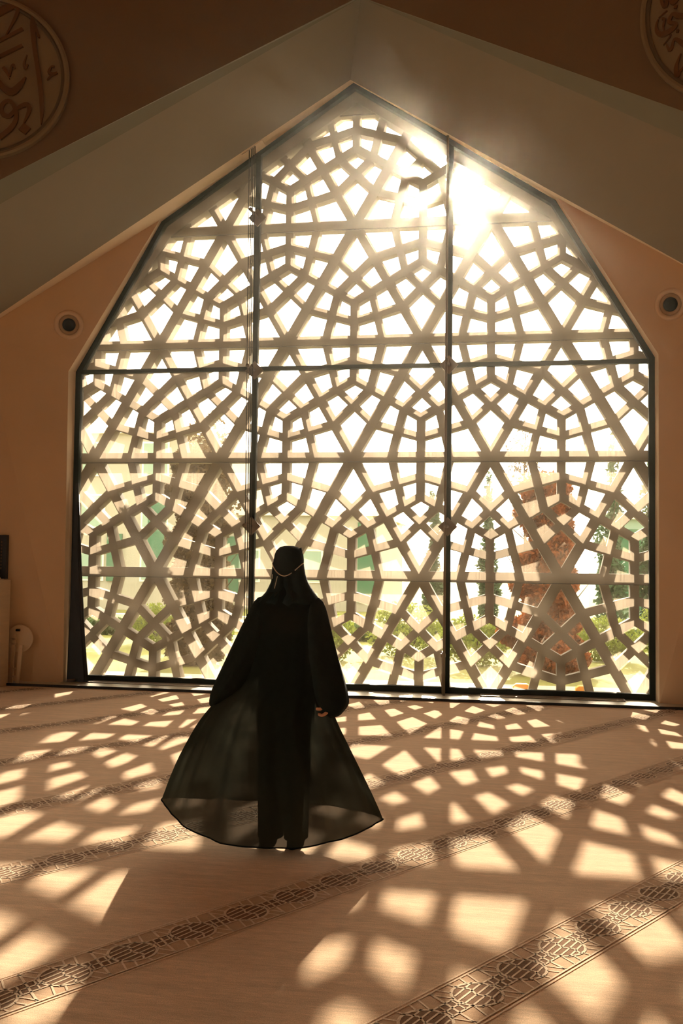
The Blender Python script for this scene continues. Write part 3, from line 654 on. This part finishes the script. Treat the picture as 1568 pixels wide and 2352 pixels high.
# skirt: from the hips to the wide hem
def hemz(ph):
    c, s_ = cos(ph), sin(ph)
    side_ = .225 if c < 0 else .178
    mid_ = .066 if s_ < 0 else .165
    return mid_+(side_-mid_)*abs(c)**2.6
rows_ = []
TT = [0, .08, .16, .25, .35, .46, .58, .70, .82, .91, .97, 1.0]
def interp(tab, t):
    for (a, va), (b_, vb) in zip(tab, tab[1:]):
        if t <= b_: return va+(vb-va)*(t-a)/(b_-a)
    return tab[-1][1]
XL = [(0, -.372), (.11, -.425), (.20, -.470), (.32, -.512), (.60, -.598), (.82, -.650), (1, -.690)]
XR = [(0, .258), (.10, .272), (.24, .312), (.48, .390), (.72, .470), (.9, .528), (1, .556)]
for t in TT:
    base = [.80*(1-t)+hemz(2*pi*k/112)*t for k in range(112)]
    L = loop(interp(XL, t), interp(XR, t), .165+.115*t, .17+.16*t, 0, pw=1.0+.45*min(1, t*1.6), rip=.03+.09*sin(pi*min(1, t))+.02*t, seed=.4+.8*t)
    rows_.append([(x, y, base[k]) for k, (x, y, z) in enumerate(L)])
b = MB(); b.loft(upper[:-1]+rows_); robe = b.build('robe', M['sheer'], person, smooth=True)
so = robe.modifiers.new('subd', 'SUBSURF'); so.levels = 1; so.render_levels = 1
b = MB(); b.tube([Vector(p) for p in rows_[-1]]+[Vector(rows_[-1][0])], .0042, 5, cap=False); b.build('hem', M['inner'], person, smooth=True)
# opaque dress beneath the robe
b = MB(); b.loft([[(cx_+rx_*cos(2*pi*k/40), ry_*sin(2*pi*k/40), z) for k in range(40)] for z, cx_, rx_, ry_ in ((1.385, .013, .05, .04), (1.35, .014, .085, .055), (1.29, .014, .155, .070), (1.15, .014, .160, .085), (1.0, .013, .150, .090), (.86, .012, .160, .105), (.72, .012, .160, .105), (.60, .01, .155, .10))], 0, True, True)
b.build('dress', M['inner'], person, smooth=True)
b = MB()
for cx_, rr in ((-.062, .088), (.080, .084)):
    b.loft([[(cx_+(rr-.02*(1-z))*cos(2*pi*k/24), .0+(rr+.01)*sin(2*pi*k/24), z) for k in range(24)] for z in (.70, .6, .5, .4, .2, .055)], 0, True, True)
b.build('trousers', M['inner'], person, smooth=True)
for sx in (-1, 1):
    b = MB(); cx_ = sx*.078-.01
    b.loft([[(cx_+w_*cos(2*pi*k/16), .06+l_*sin(2*pi*k/16), z) for k in range(16)] for w_, l_, z in ((.040, .125, .002), (.045, .132, .018), (.043, .128, .038), (.034, .10, .062), (.030, .06, .085))], 0, True, True)
    b.build('shoe', M['inner'], person, smooth=True)
# wide sleeves
def sleeve(path, name='sleeve'):
    L = []; nn = 40
    for i, (c, rx, ry, tilt) in enumerate(path):
        q = []
        for k in range(nn):
            ph = 2*pi*k/nn; f_ = 1+.05*sin(5*ph+i*.7)*min(1, i/3)+.03*sin(9*ph+i)*min(1, i/3)
            x_, y_ = rx*cos(ph)*f_, ry*sin(ph)*f_
            q.append((c[0]+x_, c[1]+y_, c[2]+tilt*x_))
        L.append(q)
    b = MB(); b.loft(L, 0, True, False); o = b.build(name, M['robe'], person, smooth=True)
    s_ = o.modifiers.new('subd', 'SUBSURF'); s_.levels = 1; s_.render_levels = 1
    t_ = o.modifiers.new('thick', 'SOLIDIFY'); t_.thickness = .004
sleeve([((-.085, 0, 1.352), .05, .05, -.5), ((-.108, 0, 1.305), .072, .08, -.6), ((-.125, 0, 1.235), .088, .10, -.35), ((-.155, 0, 1.155), .105, .11, -.1), ((-.195, 0, 1.055), .115, .118, .0), ((-.245, 0, .945), .122, .12, .10),
        ((-.285, 0, .875), .126, .12, .25), ((-.310, .0, .825), .118, .115, .42), ((-.330, 0, .790), .092, .10, .55), ((-.335, 0, .782), .055, .06, .5)])
sleeve([((.115, 0, 1.352), .05, .05, .5), ((.142, 0, 1.308), .072, .08, .6), ((.158, 0, 1.238), .080, .10, .35), ((.178, 0, 1.155), .085, .11, .1), ((.195, 0, 1.055), .102, .118, -.05), ((.225, 0, .945), .112, .12, -.15),
        ((.250, -.01, .865), .112, .12, -.2), ((.268, -.02, .800), .103, .115, -.05), ((.285, -.02, .755), .070, .10, .18), ((.292, -.02, .722), .030, .05, .3)])
# headscarf: cap, veil falling to the shoulders in front, small fold at the crown
hx = .014
b = MB()
prof = [(1.478, .050, .060), (1.490, .066, .078), (1.51, .076, .090), (1.54, .082, .097), (1.57, .083, .098), (1.60, .079, .092), (1.622, .070, .080), (1.640, .052, .058), (1.649, .025, .03)]
b.loft([[(hx+a_*cos(2*pi*k/40)*(1+.012*sin(9*2*pi*k/40)), .004+c_*sin(2*pi*k/40), z+.0*k) for k in range(40)] for z, a_, c_ in prof], 0, False, True)
b.prism([(.058, .0, 1.628), (.082, .0, 1.640), (.088, .0, 1.612), (.078, 0, 1.58)], (0, .02, 0))
scarf = b.build('headscarf', M['scarf'], person, smooth=True)
VP = [(1.575, -.070, .094, .06, .095), (1.53, -.078, .100, .066, .10), (1.49, -.081, .108, .064, .102), (1.45, -.083, .122, .066, .108), (1.42, -.096, .140, .068, .115), (1.39, -.112, .160, .078, .13), (1.36, -.140, .184, .094, .15), (1.335, -.165, .204, .103, .16), (1.30, -.12, .16, .09, .165), (1.2, -.09, .12, .05, .17)]
b = MB(); b.loft([loop(xl, xr, dn, df, z, nn=56, rip=.03, seed=z*3) for z, xl, xr, dn, df in VP]); b.build('veil', M['scarf'], person, smooth=True)
# beaded chain round the back of the cap
pts = []
for k in range(49):
    a_ = pi+pi*k/48   # behind: y negative
    pts.append(Vector((hx-.003+.086*cos(a_), .004+.101*sin(a_), 1.482+.070*abs(cos(a_))**1.8)))
b = MB()
for i, p in enumerate(pts):
    if 31 < i < 35: continue
    b.blob(p, .0036, 6, 4)
b.build('beaded_chain', M['bead'], person, smooth=True); b = MB()
for k in range(13): b.blob((-.026-.0012*k, -.100, 1.478-.0052*k), .0026, 6, 4)
b.build('chain_end', M['bead'], person, smooth=True); b = MB()
for k in range(5): b.blob((-.058-.0005*k, -.078, 1.488-.005*k), .0022, 6, 4)
b.build('chain_end', M['bead'], person, smooth=True)
# ================================================================ OUTSIDE
M['ground'] = mat('sunlit_paving', (0.50, 0.44, 0.34), 0.9, noise=((1, 1, 1), 0.1, 4))
M['lawn'] = mat('lawn', (0.16, 0.17, 0.035), 0.95, noise=((3, 3, 3), 0.35, 5))
M['hedge'] = mat('hedge_leaf', (0.15, 0.19, 0.03), 0.7, noise=((9, 9, 9), 0.4, 2), transl=0.5)
M['hedge_d'] = mat('dark_hedge_leaf', (0.05, 0.09, 0.025), 0.7, noise=((9, 9, 9), 0.4, 2), transl=0.4)
M['leaf_o'] = mat('autumn_leaf', (0.21, 0.062, 0.012), 0.7, noise=((5, 5, 5), 1.0, 4), transl=0.35)
M['leaf_b'] = mat('olive_brown_leaf', (0.075, 0.050, 0.020), 0.7, noise=((5, 5, 5), 0.9, 4), transl=0.3)
M['leaf_g'] = mat('dark_green_leaf', (0.03, 0.075, 0.03), 0.7, noise=((9, 9, 9), 0.4, 2), transl=0.4)
M['bark'] = mat('bark', (0.05, 0.035, 0.022), 0.9, noise=((6, 6, 2), 0.4, 4))
M['facade'] = mat('pale_facade', (0.33, 0.33, 0.265), 0.85, noise=((.3, .3, .3), 0.05, 3))
M['facade_g'] = mat('green_glass_panel', (0.035, 0.13, 0.07), 0.3)
M['facade_w'] = mat('blue_green_panel', (0.22, 0.34, 0.27), 0.4)
M['lowwall'] = mat('white_low_wall', (0.80, 0.74, 0.62), 0.8)
M['yellow'] = mat('yellow_block', (0.80, 0.36, 0.05), 0.6)
w = MB(); w.box((-14, 12.06, -.3), (10, 13.4, -.02)); struct(w, 'ground_paving', M['ground'])
w = MB(); w.box((-60, 13.4, -.5), (60, 90, -.04)); tag(w.build('lawn', M['lawn']), 'yellow green grass outside the window', 'lawn', kind='structure')
def rnd_dir():
    while True:
        v = Vector((random.uniform(-1, 1), random.uniform(-1, 1), random.uniform(-1, 1)))
        if .05 < v.length < 1: return v
def leaves(mb, c, r, n, size, hollow=.0):
    for _ in range(n):
        v = rnd_dir(); 
        if hollow: v = v.normalized()*(hollow+(1-hollow)*random.random())
        p = Vector((c[0]+v.x*r[0], c[1]+v.y*r[1], c[2]+v.z*r[2]))
        a = rnd_dir().normalized(); b_ = a.orthogonal().normalized(); s_ = size*random.uniform(.6, 1.3)
        mb.poly([p+a*s_, p+b_*s_*.55, p-a*s_, p-b_*s_*.55], 0)
def tree(name, base, h, clumps, m, n, size, lb, cat='tree', grp=None, trunk=.05, branches=8):
    t = empty(name, base, lb, cat, grp)
    b = MB(); b.tube([(0, 0, 0), (.02, 0, h*.35), (-.02, .01, h*.7), (.0, 0, h*.95)], [trunk, trunk*.8, trunk*.5, trunk*.15], 8)
    for k in range(branches):
        z = h*(.2+.7*k/branches); an = k*2.4; L = h*.16*(1.3-k/branches)
        b.tube([(0, 0, z), (L*.5*cos(an), L*.5*sin(an), z+L*.45), (L*cos(an), L*sin(an), z+L*1.1)], [trunk*.35, trunk*.22, trunk*.08], 5)
    b.build('trunk', M['bark'], t)
    b = MB(); tot = sum(q[3]*q[4]*q[5] for q in clumps)
    for (x, y, z, rx, ry, rz, dens) in clumps: leaves(b, (x, y, z), (rx, ry, rz), int(n*dens*rx*ry*rz/tot)+20, size)
    b.build('foliage', m, t, fix=False); return t
random.seed(3)
def clumpset(w_, d_, z0, z1, taper, n_):
    out = []
    for k in range(n_):
        u = (k+.5)/n_; z = z0+(z1-z0)*u; ww = w_*(1-taper*u)*random.uniform(.75, 1.1)
        out.append((random.uniform(-.25, .25)*w_, random.uniform(-.15, .15)*d_, z, ww, d_*(1-taper*u*.6), (z1-z0)/n_*1.5, 1.0-.45*u))
    return out
tree('small_tree', (-4.78, 14.9, -.04), 3.6, clumpset(.58, .5, .15, 3.2, .30, 15), M['leaf_b'], 60000, .042, 'olive brown leafy tree behind the left pane, close to the lattice')
tree('autumn_tree', (.50, 15.0, -.04), 3.1, clumpset(.56, .5, .15, 2.8, .35, 15), M['leaf_o'], 60000, .044, 'rusty orange tree behind the right pane, close to the lattice')
# shrubs along the lawn
def shrub(name, base, r, m, n, size, lb, grp=None):
    t = empty(name, base, lb, 'shrub', grp)
    b = MB(); leaves(b, (0, 0, r[2]*.9), r, n, size, .55); b.build('foliage', m, t, fix=False)
    b = MB()
    for k in range(5): b.tube([(0, 0, -.02), (r[0]*.3*cos(k*1.3), r[1]*.3*sin(k*1.3), r[2]*.7), (r[0]*.6*cos(k*1.3), r[1]*.6*sin(k*1.3), r[2]*1.3)], [.018, .012, .004], 5)
    b.build('stem', M['bark'], t)
for i, (x, y, rx, rz, m, lb) in enumerate((
        (-6.4, 17.9, .75, .42, 'hedge', 'yellow green shrub seen through the bottom left corner of the window'),
        (-5.15, 16.6, .50, .36, 'hedge', 'yellow green shrub left of the olive brown tree, low behind the lattice'),
        (-2.9, 16.0, .50, .42, 'hedge', 'yellow green shrub behind the robed person, beside the left mullion'),
        (-1.75, 17.2, .75, .50, 'hedge', 'yellow green shrub low in the middle pane, right beside the person'),
        (-.55, 16.0, .60, .42, 'hedge', 'yellow green shrub seen low beside the mullion right of the person'),
        (1.6, 17.3, .55, .40, 'hedge', 'yellow green shrub just right of the orange tree'),
        (2.5, 16.1, .55, .62, 'hedge', 'taller yellow green shrub in the bottom right corner of the window'))):
    shrub('round_shrub', (x, y, -.04), (rx, .5, rz), M[m], 2600, .035, lb, 'shrubs on the lawn')
for i, (x, lb) in enumerate(((-8.2, 'dark green hedge in front of the low white wall, outside at far left'), (-2.2, 'dark green hedge in front of the low white wall, middle of the window'), (2.6, 'dark green hedge in front of the low white wall, outside at right'))):
    t = empty('clipped_hedge', (x, 20.2, -.04), lb, 'hedge', 'clipped hedges'); b = MB()
    for _ in range(5000):
        p = Vector((random.uniform(-2.3, 2.3), random.uniform(-.3, .3), random.uniform(0, .34))); a = rnd_dir().normalized(); c_ = a.orthogonal().normalized()
        b.poly([p+a*.05, p+c_*.03, p-a*.05, p-c_*.03], 0)
    b.build('foliage', M['hedge_d'], t, fix=False)
w = MB(); w.box((-14, 21.8, -.04), (9, 22.1, .30)); o = w.build('low_wall', M['lowwall']); tag(o, 'long low white wall crossing the garden behind the hedges', 'wall', kind='thing')
# yellow blocks on the paving
for x, lb in ((.16, 'yellow rounded block on the paving at the foot of the lattice, left of two'), (.93, 'yellow rounded block on the paving at the foot of the lattice, right of two')):
    b = MB(); b.prism([(-.11, -.06, 0), (.11, -.06, 0), (.11, -.06, .05), (.07, -.06, .08), (-.07, -.06, .08), (-.11, -.06, .05)], (0, .12, 0)); o = b.build('yellow_block', M['yellow']); o.location = (x, 12.85, -.02); bevel(o, .01)
    tag(o, lb, 'block', 'yellow blocks outside')
# buildings
def building(name, x0, x1, y0, y1, h, strips, lb, m='facade', floors=3):
    t = empty(name, ((x0+x1)/2, y0, -.04), lb, 'building'); hx_ = (x1-x0)/2
    b = MB(); b.box((-hx_, 0, 0), (hx_, y1-y0, h)); b.build('wall', M[m], t)
    b = MB(); b.box((-hx_-.15, -.15, h), (hx_+.15, y1-y0+.15, h+.18)); b.build('roof', M['lowwall'], t)
    for (sx, ww, z0, z1) in strips:
        b = MB(); b.box((sx-ww/2, -.06, z0), (sx+ww/2, .0, z1)); b.build('green_panel', M['facade_g'], t)
    k = 0
    for fl in range(floors):
        z = .9+fl*(h-.6)/floors; x = -hx_+.8
        while x < hx_-.8:
            b = MB(); b.box((x, -.03, z), (x+.9, .02, z+1.1)); f_ = b.build('window', M['lowwall'], t)
            b = MB(); b.box((x+.06, -.04, z+.06), (x+.84, -.03, z+1.04)); b.build('pane', M['facade_w'], f_); x += 2.1
building('office_building', -16.5, -10.0, 30, 40, 5.6, [(-.9, .8, 3.8, 5.2), (2.3, .6, 1.6, 3.4), (-1.8, .6, .8, 2.2), (.9, .5, .9, 2.4)], 'pale two storey building with tall green panels, outside beyond the left pane')
building('office_building', -9.8, -4.25, 32, 40, 3.1, [(2.45, .55, .3, 2.9), (-2.0, .4, .4, 2.4)], 'low pale building with green strips at its corner, outside beyond the middle pane', floors=1)
building('green_clad_hall', 2.9, 8.5, 31, 38, 3.0, [(-2.2, .8, .3, 2.7), (-1.0, .8, .3, 2.7), (.2, .8, .3, 2.7)], 'low building with grey green cladding, outside beyond the right pane', m='facade_w', floors=1)
random.seed(11)
for x, y, h, w_, lb in ((2.55, 26, 4.7, .50, 'slim dark green conifer outside at right, tallest in the right pane'), (3.6, 27, 4.3, .45, 'slim dark green conifer outside at far right, beside the grey green building'),
                        (-.55, 27, 3.9, .35, 'slim green conifer outside, just right of the middle mullion'), (-2.1, 28, 3.5, .30, 'slim green conifer outside, in the middle pane')):
    tree('conifer', (x, y, -.04), h, clumpset(w_, w_, .3, h*.95, .75, 8), M['leaf_g'], 3500, .075, lb, 'tree', 'slim conifers', .07, 4)
tree('bare_tree', (.35, 23.5, -.04), 5.0, clumpset(.55, .5, 3.2, 4.6, .2, 3), M['leaf_b'], 500, .05, 'thin branched tree with sparse leaves, outside between the conifers', branches=12)
tree('broad_tree', (-7.4, 24, -.04), 5.2, clumpset(.8, .8, 3.0, 4.9, .3, 4), M['leaf_b'], 2500, .06, 'broad brownish tree outside, above and behind the olive brown one', branches=10)

# ================================================================ thin volume added to give the low sun its lens bloom
hz = MB(); hz.box((-8.95, -2, .03), (5.95, 11.93, 10.4)); ho = hz.build('bloom_haze', [M['wall']])
m = bpy.data.materials.new('bloom_haze'); m.use_nodes = True; t = m.node_tree; t.nodes.clear()
out = N(t, 'ShaderNodeOutputMaterial'); v = N(t, 'ShaderNodeVolumeScatter'); v.inputs['Density'].default_value = 0.0013; v.inputs['Anisotropy'].default_value = 0.97
v.inputs['Color'].default_value = (1.0, 0.93, 0.80, 1)
t.links.new(v.outputs[0], out.inputs['Volume']); ho.data.materials[0] = m; tag(ho, 'thin volume added for the bloom around the low sun', 'bloom_haze', kind='stuff')
SC.cycles.volume_bounces = 0
